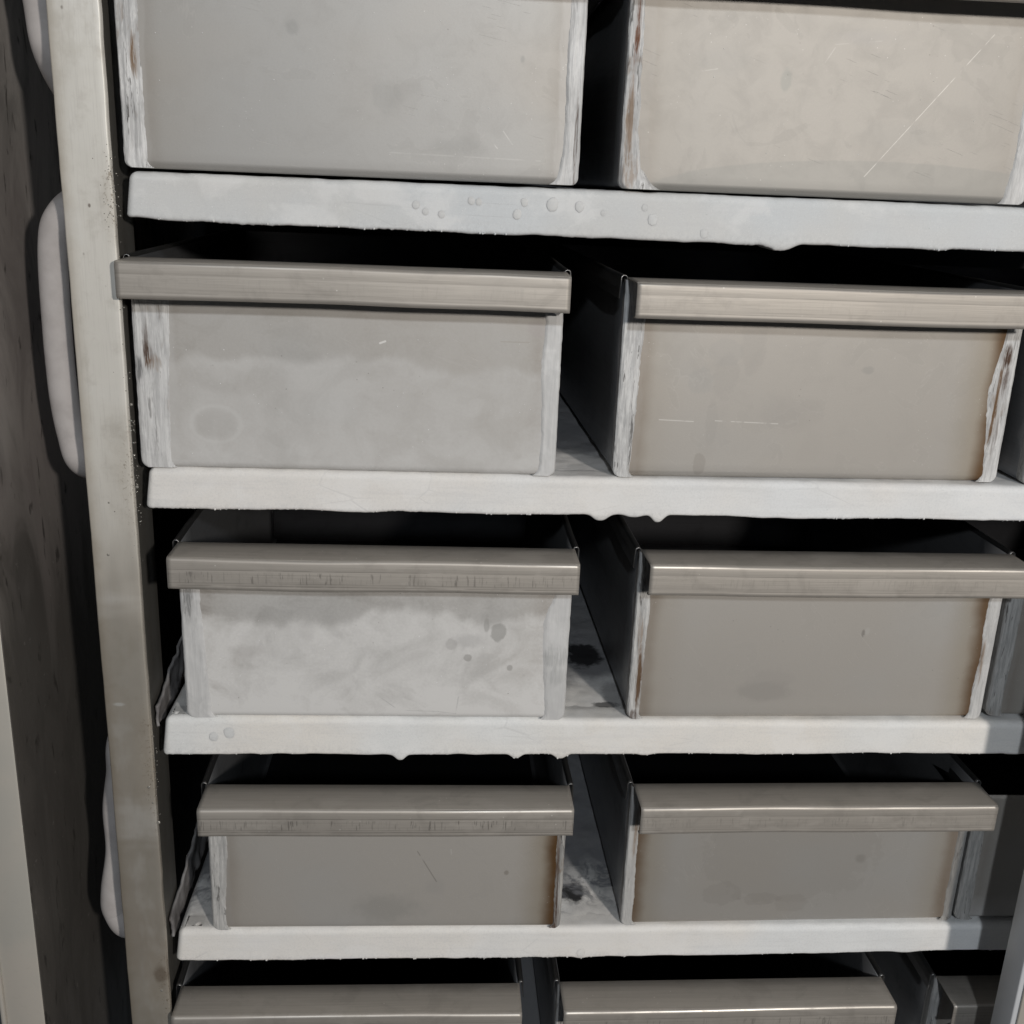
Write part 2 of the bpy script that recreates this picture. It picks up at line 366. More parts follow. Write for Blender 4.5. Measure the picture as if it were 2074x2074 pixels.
def wall_mat():
    n = N('stained_panel'); x, y, z = n.xyz()
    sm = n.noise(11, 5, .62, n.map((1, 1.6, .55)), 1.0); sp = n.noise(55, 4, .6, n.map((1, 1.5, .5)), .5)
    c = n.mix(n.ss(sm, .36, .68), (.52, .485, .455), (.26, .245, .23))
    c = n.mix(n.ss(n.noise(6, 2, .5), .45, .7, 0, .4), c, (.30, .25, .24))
    lower_dark = n.ss(n.math('ADD', z, n.mul(n.math('SUBTRACT', sm, .5), .5)), -.18, -.42)
    c = n.mix(n.mul(lower_dark, .8), c, (.075, .07, .062))  # wall colour gets darker towards the bottom
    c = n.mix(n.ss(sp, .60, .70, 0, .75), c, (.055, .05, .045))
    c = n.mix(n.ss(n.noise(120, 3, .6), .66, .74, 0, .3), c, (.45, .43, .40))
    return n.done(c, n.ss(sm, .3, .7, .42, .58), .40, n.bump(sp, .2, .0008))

def jamb_mat(name, a, b, metal=.35):
    n = N(name); q = n.noise(14, 3, .5); f = n.noise(200, 3, .6)
    c = n.mix(n.ss(q, .35, .65), a, b); c = n.mix(n.ss(f, .55, .75, 0, .15), c, tuple(t*.7 for t in a))
    return n.done(c, .48, metal, n.bump(f, .08, .0005))

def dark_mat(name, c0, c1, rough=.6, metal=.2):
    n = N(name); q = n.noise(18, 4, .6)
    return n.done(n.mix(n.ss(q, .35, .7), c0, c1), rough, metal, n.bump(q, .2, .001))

FROST_TONES = {}
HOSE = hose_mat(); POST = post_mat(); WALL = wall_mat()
JAMB_L = jamb_mat('jamb_beige_steel', (.60, .56, .50), (.55, .53, .48), .25)
JAMB_R = jamb_mat('jamb_grey_steel', (.72, .74, .77), (.66, .69, .73), .1)
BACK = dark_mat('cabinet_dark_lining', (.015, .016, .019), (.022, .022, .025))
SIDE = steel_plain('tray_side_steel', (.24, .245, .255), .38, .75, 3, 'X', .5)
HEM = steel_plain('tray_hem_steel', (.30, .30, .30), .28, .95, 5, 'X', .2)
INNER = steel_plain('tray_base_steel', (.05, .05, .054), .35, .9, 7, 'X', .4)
GUARD = dark_mat('iced_guard', (.16, .15, .15), (.42, .41, .41), .7, .2)
m_ = N('frozen_drop'); q_ = m_.noise(300, 3, .6); DROP = m_.done(m_.mix(m_.ss(q_, .4, .65), (.64, .655, .662), (.69, .70, .705)), .36, 0.0, m_.bump(q_, .1, .0004), .55)
m_ = N('ice_crystal'); ICE = m_.done((.9, .91, .92), .25, 0.0, None, .8)
m_ = N('water_bead'); m_.b.inputs['Coat Weight'].default_value = 1.0; WATER = m_.done((.42, .40, .36), .12, .4)

# ------------------------------------------------------------------ cabinet (setting)
def structure(name, me, mat):
    o = link(name, me, mat, None, False); o['kind'] = 'structure'; return o
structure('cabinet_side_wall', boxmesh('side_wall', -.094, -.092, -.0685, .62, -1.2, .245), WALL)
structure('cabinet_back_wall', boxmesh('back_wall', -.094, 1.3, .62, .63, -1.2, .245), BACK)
structure('added_shade_cover', boxmesh('shade_cover', -.125, 1.3, -.03, .64, .25, .27), BACK)  # unseen cover added overhead to keep the gaps of the highest row dark

def jamb(name, x0, x1, y0, y1, mat, label):
    t = empty(name, (x0, y0, -1.2)); tag(t, label, 'frame')
    o = link('jamb_panel', boxmesh('jamb_panel', 0, x1-x0, 0, y1-y0, 0, 1.45, .0012, 2), mat, t)
    return t
tl = jamb('cabinet_jamb', -.1235, -.0925, -.0702, -.0685, JAMB_L, 'pale beige steel cabinet edge in the lower left corner')
o = link('edge_bead', boxmesh('edge_bead', -.004, -.0002, -.0025, .02, 0, 1.45, .0016, 3), JAMB_L, tl)
tr = jamb('cabinet_jamb', .7485, .90, -.088, -.060, JAMB_R, 'blue grey steel cabinet edge in the lower right corner')
o = link('face_strip', boxmesh('face_strip', .0045, .15, -.0025, -.0002, 0, 1.45, .0008, 2), JAMB_L, tr)

# ------------------------------------------------------------------ rack post
tp = empty('rack_post', (0, -.028, -1.0)); tag(tp, 'tall tarnished steel post standing left of all the shelves', 'post')
def post_part():
    # flat bar with soft worn arrises; x from -0.0346 to 0.0005
    rng = np.linspace(-1.0, .24, 420); r = .0014; xa, xb, d_ = -.0346, .0005, .005
    pr = [(xb, d_), (xb, r)] + [(xb-r+r*math.cos(a), r-r*math.sin(a)) for a in np.linspace(.2, math.pi/2, 4)] + \
         [(q, 0) for q in np.linspace(xb-.005, xa+.005, 10)] + [(xa+r-r*math.sin(a), r-r*math.cos(a)) for a in np.linspace(0, math.pi/2-.2, 4)] + [(xa, r), (xa, d_), (xb, d_)]
    V = np.zeros((len(rng), len(pr), 3))
    for j, (a, b) in enumerate(pr):
        V[:, j, 0] = a+.00030*fbm(rng*40, 3, 0, 5)*(1 if abs(a) < .004 else .5)
        V[:, j, 1] = b; V[:, j, 2] = rng
    V[..., 1] += .0003*fbm(V[..., 2]*9, V[..., 0]*30, 0, 3, 2)
    return gridmesh('front_bar', V, True)
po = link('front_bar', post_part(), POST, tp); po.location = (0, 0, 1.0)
rt = link('rear_tube', boxmesh('rear_tube', -.0446, -.0066, .0295, .0735, 0, 1.24, .002, 2), steel_plain('rear_tube_steel', (.22, .215, .20), .45, .7, 2, 'Z', .4), tp)

_BT = {}
def _ball(seg):
    if seg not in _BT:
        bm = bmesh.new(); bmesh.ops.create_uvsphere(bm, u_segments=seg[0], v_segments=seg[1], radius=1)
        bm.verts.ensure_lookup_table()
        _BT[seg] = (np.array([v.co[:] for v in bm.verts]), [[v.index for v in f.verts] for f in bm.faces]); bm.free()
    return _BT[seg]
def beads(name, pts, parent, mat, flat=.5, seg=(8, 6)):
    B, F = _ball(seg); V = []; FF = []; k = 0
    for (p, r, n_) in pts:
        q = np.array(Vector(n_).to_track_quat('Z', 'Y').to_matrix())
        V.append((B*np.array([r, r, r*flat])) @ q.T + np.array(p)); FF += [[a+k for a in f] for f in F]; k += len(B)
    me = bpy.data.meshes.new(name); me.from_pydata(np.concatenate(V).tolist(), [], FF); me.update()
    o = link(name, me, mat, parent); o['kind'] = 'stuff'; return o
rnd = random.Random(4)
pts = []
for zc, sz, k in ((-.235, .035, 90), (-.19, .03, 30), (-.02, .03, 50), (-.47, .03, 34), (-.12, .04, 14)):
    for i in range(k):
        zz = rnd.gauss(zc, sz*.6); xx = -.0012-abs(rnd.gauss(0, .0055))
        pts.append(((xx+.0062, 0.0002, zz+1.0), rnd.uniform(.00022, .00055), (0, -1, 0)))
for (xx, zz, r) in ((-.0285, -.2855, .0013), (-.003, -.166, .0011), (-.0035, -.205, .001), (-.003, -.23, .0012), (-.0105, -.492, .0015), (-.008, -.507, .0011), (-.0045, -.526, .0017), (-.025, -.243, .0009), (-.021, -.25, .0008), (-.012, -.700, .0016)):
    pts.append(((xx+.0062, 0.0002, zz+1.0), r, (0, -1, 0)))
beads('water_drop', pts, tp, WATER, .55)

# ------------------------------------------------------------------ hoses
def hose(label, path, radii, loc):
    t = empty('frosted_hose', loc); tag(t, label, 'hose', 'frosted hoses behind the post')
    P = np.array(path, float); k_ = np.clip((-P[:, 0]-.040)/.012, 0, 1); P[:, 1] -= .034*k_; P[:, 1] += .025*(1-k_); P[:, 0] += .0122*k_; s = np.linspace(0, len(P)-1, 160)
    def cr(A, s):
        i = np.clip(np.floor(s).astype(int), 0, len(A)-2); f = (s-i)[:, None] if A.ndim > 1 else s-i
        p0 = A[np.clip(i-1, 0, len(A)-1)]; p1 = A[i]; p2 = A[i+1]; p3 = A[np.clip(i+2, 0, len(A)-1)]
        return .5*((2*p1)+(-p0+p2)*f+(2*p0-5*p1+4*p2-p3)*f*f+(-p0+3*p1-3*p2+p3)*f**3)
    C = cr(P, s); Rr = cr(np.array(radii, float), s)
    T = np.gradient(C, axis=0); T /= np.linalg.norm(T, axis=1)[:, None]
    B = np.cross(T, np.array([0, 1., 0.])); B /= np.linalg.norm(B, axis=1)[:, None]+1e-9; Nn = np.cross(B, T)
    th = np.linspace(0, 2*math.pi, 29)
    V = C[:, None, :]+Rr[:, None, None]*(np.cos(th)[None, :, None]*B[:, None, :]+np.sin(th)[None, :, None]*Nn[:, None, :])
    V = V+ (0.00008*fbm(V[..., 0]*80, V[..., 1]*80, V[..., 2]*60, 2, 3))[..., None]*(V-C[:, None, :])/Rr[:, None, None]
    V = V-np.array(loc)[None, None, :]
    link('tube', gridmesh('tube', V), HOSE, t)
    return t
hose('pale frosted hose curving behind the post at the top edge',
     [(-.074, .030, .26), (-.069, .033, .19), (-.0627, .040, .115), (-.0585, .042, .076), (-.045, .05, .040), (-.028, .06, .015)], [.011]*6, (-.07, .04, .02))
hose('long pale frosted hose bulging out left of the post',
     [(-.02, .06, -.005), (-.045, .045, -.018), (-.0600, .040, -.033), (-.0668, .038, -.056), (-.0690, .038, -.113), (-.0686, .038, -.164), (-.0660, .040, -.198), (-.0595, .043, -.222), (-.040, .05, -.245), (-.015, .06, -.262)], [.0108]*10, (-.06, .04, -.26))
hose('short lumpy frosted hose low behind the post',
     [(-.03, .055, -.44), (-.0505, .045, -.468), (-.0535, .042, -.500), (-.0590, .04, -.535), (-.0610, .04, -.576), (-.0645, .04, -.615), (-.0640, .04, -.640), (-.052, .043, -.660), (-.03, .05, -.678)], [.009, .0090, .0090, .0085, .0070, .0102, .0112, .0105, .0095], (-.06, .04, -.69))

# ------------------------------------------------------------------ frosted shelves
SHELF_Z = [0.0, -.2222, -.4416, -.6582]
def shelf(k, ztop, thick, drips, bumps, label, patches, tone, dirt, xr=1.05):
    t = empty('frosted_shelf', (0, 0, ztop-.03)); tag(t, label, 'shelf', 'frost covered shelves of the rack')
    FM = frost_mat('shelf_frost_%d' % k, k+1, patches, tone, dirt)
    # plan path: up the left end, round the corner, along the front
    rc = .006
    s_left = np.linspace(.30, rc, 50); s_front = np.concatenate([np.arange(rc, .80, .0011), np.arange(.80, xr, .004)])
    ang = np.linspace(0, math.pi/2, 9)[1:-1]
    path = [(0, y, -1, 0) for y in s_left]+[(rc-rc*math.cos(a), rc-rc*math.sin(a), -math.cos(a), -math.sin(a)) for a in ang]+[(x, 0, 0, -1) for x in s_front]
    path = np.array(path); px, py, nx, ny = path.T
    # profile: (inset from the front plane, fraction of thickness, 0 top..1 bottom)
    prof = []
    rt, rb = .0058, .0028; T = .034
    for q in np.linspace(.030, rt, 8): prof.append((q, 0.0))
    for a in np.linspace(0, math.pi/2, 7)[1:]: prof.append((rt-rt*math.sin(a), rt*(1-math.cos(a))/T))
    for q in np.linspace(rt/T, 1-rb/T, 26)[1:-1]: prof.append((0.0, q))
    for a in np.linspace(0, math.pi/2, 6): prof.append((rb-rb*math.cos(a), 1-rb/T*(1-math.sin(a))))
    for q in np.linspace(rb+.002, .040, 8): prof.append((q, 1.0))
    prof = np.array(prof); ins, fr = prof.T
    th = np.interp(px, [p[0] for p in thick], [p[1] for p in thick])
    low = .0009*fbm(px*11, k*7.1, 0, 11, 2)+.0005*fbm(px*70, k*4.1, 3, 15, 2)+.00060*np.abs(fbm(px*330, k*3.3, .5, 21, 3))*np.clip(.15+1.6*fbm(px*21, k, 2.2, 9, 2), .05, 1.3)
    for (dx, wd, h) in drips: low = low+h*np.exp(-np.abs((px-dx)/wd)**2.6)
    bot = np.clip((fr-.80)/.20, 0, 1)**1.5
    X = px[:, None]-nx[:, None]*ins[None, :]; Y = py[:, None]-ny[:, None]*ins[None, :]
    Z = -fr[None, :]*th[:, None]-bot[None, :]*low[:, None]
    # the left end leans in towards the top
    lean = np.clip(1-px/.02, 0, 1)[:, None]*(1-fr)[None, :]
    X = X+.0045*lean*(fr < .99)
    d = .00035*fbm(X*28, Y*28, Z*28, 31+k, 2)+.00003*fbm(X*400, Y*400, Z*400, 7+k, 2)
    face = np.clip(1-ins/.02, 0, 1)
    X = X+nx[:, None]*d*face[None, :]; Y = Y+ny[:, None]*d*face[None, :]; Z = Z+np.where(fr < .1, 1, 0)[None, :]*(.0004*fbm(X*60, Y*60, 0, 41+k, 3))
    dip = np.where((fr < .001)[None, :], -np.clip((ins[None, :]-.02)/.01, 0, 1)*.0016, 0)
    V = np.stack([X, Y, Z+dip], -1)
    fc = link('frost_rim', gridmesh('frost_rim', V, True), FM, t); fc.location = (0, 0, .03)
    # top surface
    gx = np.linspace(.010, xr, 420); gy = np.linspace(.018, .56, 150)
    GX, GY = np.meshgrid(gx, gy, indexing='ij')
    GZ = -.0006+.0008*fbm(GX*40, GY*40, 0, 51+k, 4)+.0003*fbm(GX*200, GY*200, 0, 3, 2)
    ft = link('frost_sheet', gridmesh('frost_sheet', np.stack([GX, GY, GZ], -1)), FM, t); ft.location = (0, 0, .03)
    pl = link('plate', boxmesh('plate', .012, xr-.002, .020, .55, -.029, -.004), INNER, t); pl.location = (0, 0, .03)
    for i, (bx, bz, r, h) in enumerate(bumps):
        bm = bmesh.new(); bmesh.ops.create_uvsphere(bm, u_segments=18, v_segments=12, radius=1)
        for v in bm.verts:
            q = v.co; wv = 1+.10*float(fbm(q.x*1.5+i*3, q.z*1.5, 0, 71, 2)); v.co = Vector((q.x*r*.80*wv, q.y*h*.36, q.z*r*.84*wv*(1.12 if q.z < 0 else 1)))
        me = bpy.data.meshes.new('frozen_droplet'); bm.to_mesh(me); bm.free()
        o = link('frozen_droplet', me, FM, t); o.location = (bx, -.0001, bz+.03)
    rc_ = random.Random(300+k); cr = []
    for i in range(260):
        xx = rc_.uniform(.006, .80); j_ = int(np.argmin(np.abs(px[57:]-xx)))+57
        if fbm(xx*13, k*2.0, .7, 91, 2) < -.25: continue
        cr.append(((xx, rc_.uniform(.0003, .004), .03-float(th[j_])-float(low[j_])+rc_.uniform(.0004, .0014)), rc_.choice([.0004, .0005, .0007, .0009]), (rc_.uniform(-1, 1), -1, rc_.uniform(-1, 1))))
    beads('frost_crumb', cr, t, FM, .8, (6, 5))
    # ice crystals that catch the light
    rr = random.Random(60+k); sp = []
    for i in range(90):
        sp.append(((rr.uniform(.01, .76), -.0002, .03-rr.uniform(.004, .030)), rr.uniform(.0002, .00045), (rr.uniform(-1, 1), -1, rr.uniform(-1, 1))))
    beads('ice_crystal', sp, t, ICE, .6, (5, 4))
    return t

G1 = [(-.0, .0, 1, 1)]
sh1 = shelf(0, SHELF_Z[0], [(0, .0325), (.16, .0352), (.41, .0345), (.68, .0330), (1.0, .033)], [(.492, .010, .0042), (.62, .02, .0012)],
      [(.2875, -.0195, .0042, .0020), (.2925, -.0105, .0036, .0016), (.3135, -.0115, .0058, .0024), (.3340, -.0120, .0046, .0021), (.3900, -.0195, .0050, .0021), (.3830, -.011, .003, .0008), (.2120, -.0155, .0036, .0011), (.2190, -.0200, .0030, .0010), (.2310, -.0215, .0034, .0011), (.2530, -.0110, .0034, .0012), (.2585, -.0115, .0030, .0010), (.352, -.016, .0025, .0007), (.43, -.028, .004, .0012)],
      'highest frosted shelf with raised frozen droplets on its front', [], (.70, .715, .725), 0)
sh2 = shelf(1, SHELF_Z[1], [(0, .0335), (.16, .0330), (.44, .0322), (.70, .030), (1.0, .030)], [(.3655, .0072, .0054), (.3930, .0080, .0022), (.4135, .0058, .0062), (.165, .02, .0012), (.52, .03, .001)],
      [], 'frosted shelf with three thick drips under its middle', [], (.86, .86, .86), 0)
sh3 = shelf(2, SHELF_Z[2], [(0, .0365), (.16, .0352), (.46, .0340), (.70, .0315), (1.0, .031)], [(.2040, .0052, .0052), (.3050, .0054, .0044), (.3445, .0060, .0042), (.4200, .007, .0018)],
      [(.045, -.018, .005, .0006), (.058, -.014, .006, .0006)], 'frosted shelf with three round beads hanging under its edge',
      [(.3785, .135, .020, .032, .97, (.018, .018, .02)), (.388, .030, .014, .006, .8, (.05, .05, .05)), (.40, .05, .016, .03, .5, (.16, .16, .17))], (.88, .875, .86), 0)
sh4 = shelf(3, SHELF_Z[3], [(0, .0345), (.16, .0345), (.48, .0333), (.71, .0302), (1.0, .030)], [(.375, .006, .0018), (.69, .012, .002)],
      [(.375, -.028, .005, .0012)], 'lowest visible frosted shelf with a nearly straight lower edge',
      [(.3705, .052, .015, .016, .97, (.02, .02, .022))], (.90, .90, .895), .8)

def guard(ztop, label_k, y0, y1, h0, h1):
    n = 60; m = 14
    yy = np.linspace(y0, y1, n); tt = np.linspace(0, 1, m)
    top = np.interp(yy, [y0, y1], [h0, h1])
    Z = -.012+(top[:, None]+.012)*tt[None, :]; Y = np.repeat(yy[:, None], m, 1)
    X = -.0032+.0016*fbm(Y*90, Z*90, 0, 77+label_k, 4)
    Z = Z+.0012*fbm(Y*120, 0, Z*60, 5, 3)*tt[None, :]
    return gridmesh('side_guard', np.stack([X, Y, Z], -1))
for k, t in ((2, sh3), (3, sh4)):
    g = link('side_guard', guard(0, k, .006, .30, .006, .075), GUARD, t); g.location = (0, 0, .03); solidify(g, .0022, 0)
    V = None

# ------------------------------------------------------------------ trays
R_BEND = .006
def corner_inset(z, r=.006):
    return np.where(z < r, r-np.sqrt(np.clip(r*r-(r-np.clip(z, 0, r))**2, 0, None)), 0)

def front_panel_mesh(W, H):
    pr = [(.030, .0)]+[(R_BEND-R_BEND*math.sin(a), R_BEND-R_BEND*math.cos(a)) for a in np.linspace(0, math.pi/2, 8)]+[(0, q) for q in np.linspace(R_BEND, H, 26)[1:]]
    xs = np.linspace(0, 1, 40)
    V = np.zeros((40, len(pr), 3))
    for j, (a, b) in enumerate(pr):
        ci = float(corner_inset(np.array(b))) if j > 0 else .006
        V[:, j, 0] = ci+xs*(W-2*ci); V[:, j, 1] = a; V[:, j, 2] = b
    return gridmesh('front_panel', V)

def lip_mesh(W, seed):
    pr = [(.0022, -.0016), (.0, 0.0), (-.012, 0), (-.024, 0), (-.0357, 0)]
    pr += [(-.0357-.0020*math.sin(a), -.0020+.0020*math.cos(a)) for a in np.linspace(.15, math.pi/2, 6)]
    pr += [(-.0377, -.0070), (-.03764, -.0076), (-.03764, -.0082), (-.0377, -.0088), (-.0377, -.0195), (-.03763, -.0204), (-.03763, -.0212), (-.0377, -.0220)]
    pr += [(-.0377+.0022*(1-math.cos(a)), -.0224-.0022*math.sin(a)) for a in np.linspace(.1, math.pi/2, 4)]+[(-.0325, -.0246)]
    xs = np.linspace(.0004, W+.0012, 90); V = np.zeros((90, len(pr), 3))
    for j, (a, b) in enumerate(pr):
        V[:, j, 0] = xs; V[:, j, 1] = a; V[:, j, 2] = b
    fx = np.clip(-V[..., 1]/.0377, 0, 1)
    V[..., 2] += .0006*fbm(V[..., 0]*9, seed, 0, 13, 2)*fx; V[..., 1] += .0005*fbm(V[..., 0]*11, seed, 3, 15, 2)*fx
    return gridmesh('lip', V)

def side_mesh(W, H, D, s):
    # wall with rounded lower edge
    x = 0 if s < 0 else W
    pr = [(x, H-.0002), (x, H*.5), (x, .006), (x-s*.0018, .0018), (x-s*.006, 0)]
    ys = np.linspace(.0012, D, 12); V = np.zeros((12, len(pr), 3))
    for j, (a, b) in enumerate(pr):
        V[:, j, 0] = a; V[:, j, 1] = ys; V[:, j, 2] = b
    return gridmesh('side_wall', V, s > 0)
def hem_mesh(W, H, D, s):
    x = 0 if s < 0 else W; r = .0023
    pr = [(x-s*.0004, H-.010), (x-s*.0004, H)]+[(x+s*(r-r*math.cos(a)), H+r*math.sin(a)) for a in np.linspace(.2, math.pi, 7)]+[(x+s*(2*r), H-.006), (x+s*(2*r+.0006), H-.0155)]
    ys = np.concatenate([[.0006], np.linspace(.004, D, 14)]); V = np.zeros((15, len(pr), 3))
    for j, (a, b) in enumerate(pr):
        V[:, j, 0] = a+.0004*fbm(ys*20, H*9, j*.0, 23, 2); V[:, j, 1] = ys; V[:, j, 2] = b
    return gridmesh('hem', V, s < 0)

def weld_mesh(W, H, s, widths, seed, flare=0.0, smooth=0.0):
    """rough weld strip down one front corner; widths = [(height fraction from the top, width)]"""
    nz, nw = 150, 26
    zz = np.linspace(.0004, H-.001, nz); fz = 1-zz/H
    wd = np.interp(fz, [a for a, b in widths], [b for a, b in widths])
    wd = wd*.93+.0009*fbm(zz*34, seed, 0, 3, 4)+.00035*fbm(zz*260, seed, 1, 4, 3)
    ci = corner_inset(zz)
    u = np.linspace(0, 1, nw)
    X = ci[:, None]-.0006+(wd[:, None]+.0006)*u[None, :]
    Zg = np.repeat(zz[:, None], nw, 1)
    streak = fbm(X*420, seed, Zg*34, 8, 4); lump = fbm(X*90, seed, Zg*70, 9, 3)
    prof = np.clip(u/.10, 0, 1)**.5*np.clip((1-u)/.18, 0, 1)**.7
    amp = .0011+flare*.0030*np.exp(-(zz/.016)**2)
    Y = -(amp[:, None]*prof[None, :]*(1+.30*lump)+.00055*(1-.8*smooth)*streak*prof[None, :])+.0004*(1-prof[None, :])
    # wrap round the corner on to the side wall
    nb = 8; yb = np.linspace(.012, .0006, nb)
    XB = ci[:, None]-.0007-.0004*np.abs(fbm(yb[None, :]*300+zz[:, None]*0, seed, zz[:, None]*80, 6, 3))*np.linspace(0, 1, nb)[None, :]+.0006*np.linspace(1, 0, nb)[None, :]
    X = np.concatenate([XB, X], 1); Y = np.concatenate([np.repeat(yb[None, :], nz, 0), Y], 1); Z = np.repeat(zz[:, None], nb+nw, 1)
    Z = np.where(Z < .006, Z+.0, Z)
    if s > 0: X = W-X
    V = np.stack([X, Y, Z], -1)
    return gridmesh('weld_seam', V, s < 0)

def tray(x, y, z, W, H, rz, seed, label, cat='tray', lip=True, D=.46, wl=None, wr=None, tint=(.3, .3), frost=None, scratches=(), blobs=(), warm=.5, worn=.5, grey=(0, 0), rust=(.5, .5), specks=0, flare=(0, 0), dark=0, spots=((), ()), rings=(), tab=False, sm=(.2, .2), tone=1.0, group='steel trays on the shelves'):
    t = empty('freezer_tray', (x, y, z), rz); tag(t, label, cat, group)
    FMt = steel_face('tray_face_%d' % seed, W, H, seed, tint[0], tint[1], frost, scratches, blobs, warm, dark, rings, tone, (sum(b for a, b in wl)/len(wl) if wl else .004, sum(b for a, b in wr)/len(wr) if wr else .004))
    fp = link('front_panel', front_panel_mesh(W, H), FMt, t); solidify(fp, .0012, -1)
    if lip:
        lp = link('lip', lip_mesh(W, seed), lip_steel('lip_steel_%d' % seed, seed, worn), t); lp.location = (0, 0, H); solidify(lp, .0011, -1)
    for s, wds, g, ru, fl, sps, smo in ((-1, wl, grey[0], rust[0], flare[0], spots[0], sm[0]), (1, wr, grey[1], rust[1], flare[1], spots[1], sm[1])):
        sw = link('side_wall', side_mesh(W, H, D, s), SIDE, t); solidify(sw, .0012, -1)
        hm = link('hem', hem_mesh(W, H, D, s), HEM, sw); solidify(hm, .0007, 0)
        if wds:
            link('weld_seam', weld_mesh(W, H, s, wds, seed*2+(s > 0), fl, smo), weld_mat('weld_%d_%s' % (seed, 'r' if s > 0 else 'l'), seed*2+(s > 0), g, ru, sps, smo), t)
    if tab and lip:
        v = [(W-.011, -.0335, H-.0247), (W+.0008, -.0368, H-.0247), (W-.0005, -.010, H-.0262), (W-.0035, -.0035, H-.0315), (W-.012, -.0030, H-.0262)]
        tb = link('lip_tab', mesh('lip_tab', v, [(0, 1, 2), (0, 2, 3), (0, 3, 4)]), HEM, t, False); solidify(tb, .0008, 0)
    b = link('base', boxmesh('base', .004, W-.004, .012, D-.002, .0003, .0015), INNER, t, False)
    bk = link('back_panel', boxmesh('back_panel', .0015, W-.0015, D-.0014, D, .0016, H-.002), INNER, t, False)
    if specks:
        rr = random.Random(seed); sp = [((rr.uniform(.02, W-.02), -.0002, rr.triangular(.004, H*.85, H*.25)), rr.uniform(.0002, .00048), (rr.uniform(-1, 1), -1, rr.uniform(-1, 1))) for i in range(specks)]
        beads('ice_crystal', sp, t, ICE, .6, (5, 4))
    return t

RB = (.22, .13, .065); RD = (.075, .038, .022); RR = (.17, .075, .04)
GREYB = (.40, .40, .385); DKB = (.36, .35, .335); LT = (.74, .73, .70); BRN = (.33, .29, .24)
Z1, Z2, Z3, Z4 = .0012, SHELF_Z[1]+.0004, SHELF_Z[2]+.0004, SHELF_Z[3]+.0004
# highest row
tray(.0030, 0, Z1+.0012, .328, .1600, 0, 1, 'largest looking tray at top left, its left corner frosted and rusty', wl=[(0, .0165), (.5, .0165), (1, .0176)], wr=[(0, .0125), (.6, .0128), (.85, .0135), (1, .019)],
     tint=(.15, .12), sm=(.1, .55), spots=([(.0115, .075, .0032, .014, .95, RB)], [(.3255, .030, .0012, .03, .8, RD)]), rust=(.7, .35), warm=.40, specks=12, scratches=[(.115, .103, .124, .094, .0008, .5, DKB), (.262, .030, .268, .024, .0006, .6, LT), (.190, .018, .30, .0165, .0007, .25, LT), (.272, .036, .279, .027, .0005, .5, LT)],
     blobs=[(.121, .098, .006, .006, .35, GREYB, .6), (.187, .055, .014, .014, .22, GREYB, .5), (.240, .024, .03, .010, .22, GREYB, .8), (.284, .085, .0025, .0035, .5, GREYB, .6)])
tray(.3630, 0, Z1+.0004, .312, .1605, 0, 2, 'top right tray with a long pale diagonal scratch on its face', wl=[(0, .0115), (.75, .0120), (.9, .016), (1, .030)], wr=[(0, .016), (.8, .014), (1, .018)],
     tint=(.25, .15), sm=(.25, .7), dark=.55, spots=([(.0055, .108, .0022, .034, 1, RR), (.0045, .05, .003, .03, .8, RB), (.006, .012, .005, .012, .6, RB)], []), rust=(1.0, .2), warm=.72, specks=10, flare=(1, .4), scratches=[(.268, .118, .185, .016, .00040, .60, (.92, .90, .86)), (.055, .084, .066, .086, .0005, .35, LT), (.145, .094, .151, .104, .0005, .35, LT), (.150, .106, .185, .110, .0005, .2, LT)],
     blobs=[(.20, -.006, .19, .034, .42, (.42, .42, .40), .04), (.118, .081, .0052, .010, .5, (.40, .41, .385), .5), (.070, .092, .022, .013, .14, GREYB, .6), (.21, .046, .045, .014, .20, GREYB, .8), (.175, .112, .035, .008, .25, (.45, .44, .44), .8)])
# second row
tray(.0008, 0, Z2, .3245, .1605, 0, 3, 'tray beside the post half coated in white frost on the second row', wl=[(0, .030), (.45, .029), (.7, .026), (1, .024)], wr=[(0, .0145), (.5, .0145), (.8, .013), (1, .014)],
     tint=(.05, .25), sm=(.45, .95), tab=True, rings=[(.058, .036, .019, .0145, .40)], spots=([(.0105, .088, .0030, .011, 1, RD), (.0085, .100, .0022, .016, .7, RD), (.002, .078, .0025, .009, .8, (.12, .12, .125)), (.014, .083, .005, .006, .6, RB)], []), rust=(1.0, .0), warm=.52, worn=.1, frost=(.088, .80, .010, .45, (.63, .622, .608)), specks=34, scratches=[(.185, .103, .189, .1045, .0011, 1, (.95, .94, .92)), (.278, .107, .300, .107, .0006, .5, BRN), (.300, .093, .314, .093, .0006, .4, BRN)],
     blobs=[(.305, .117, .009, .007, .5, (.46, .43, .42), .4), (.15, .05, .03, .018, .25, (.62, .62, .61), .7)])
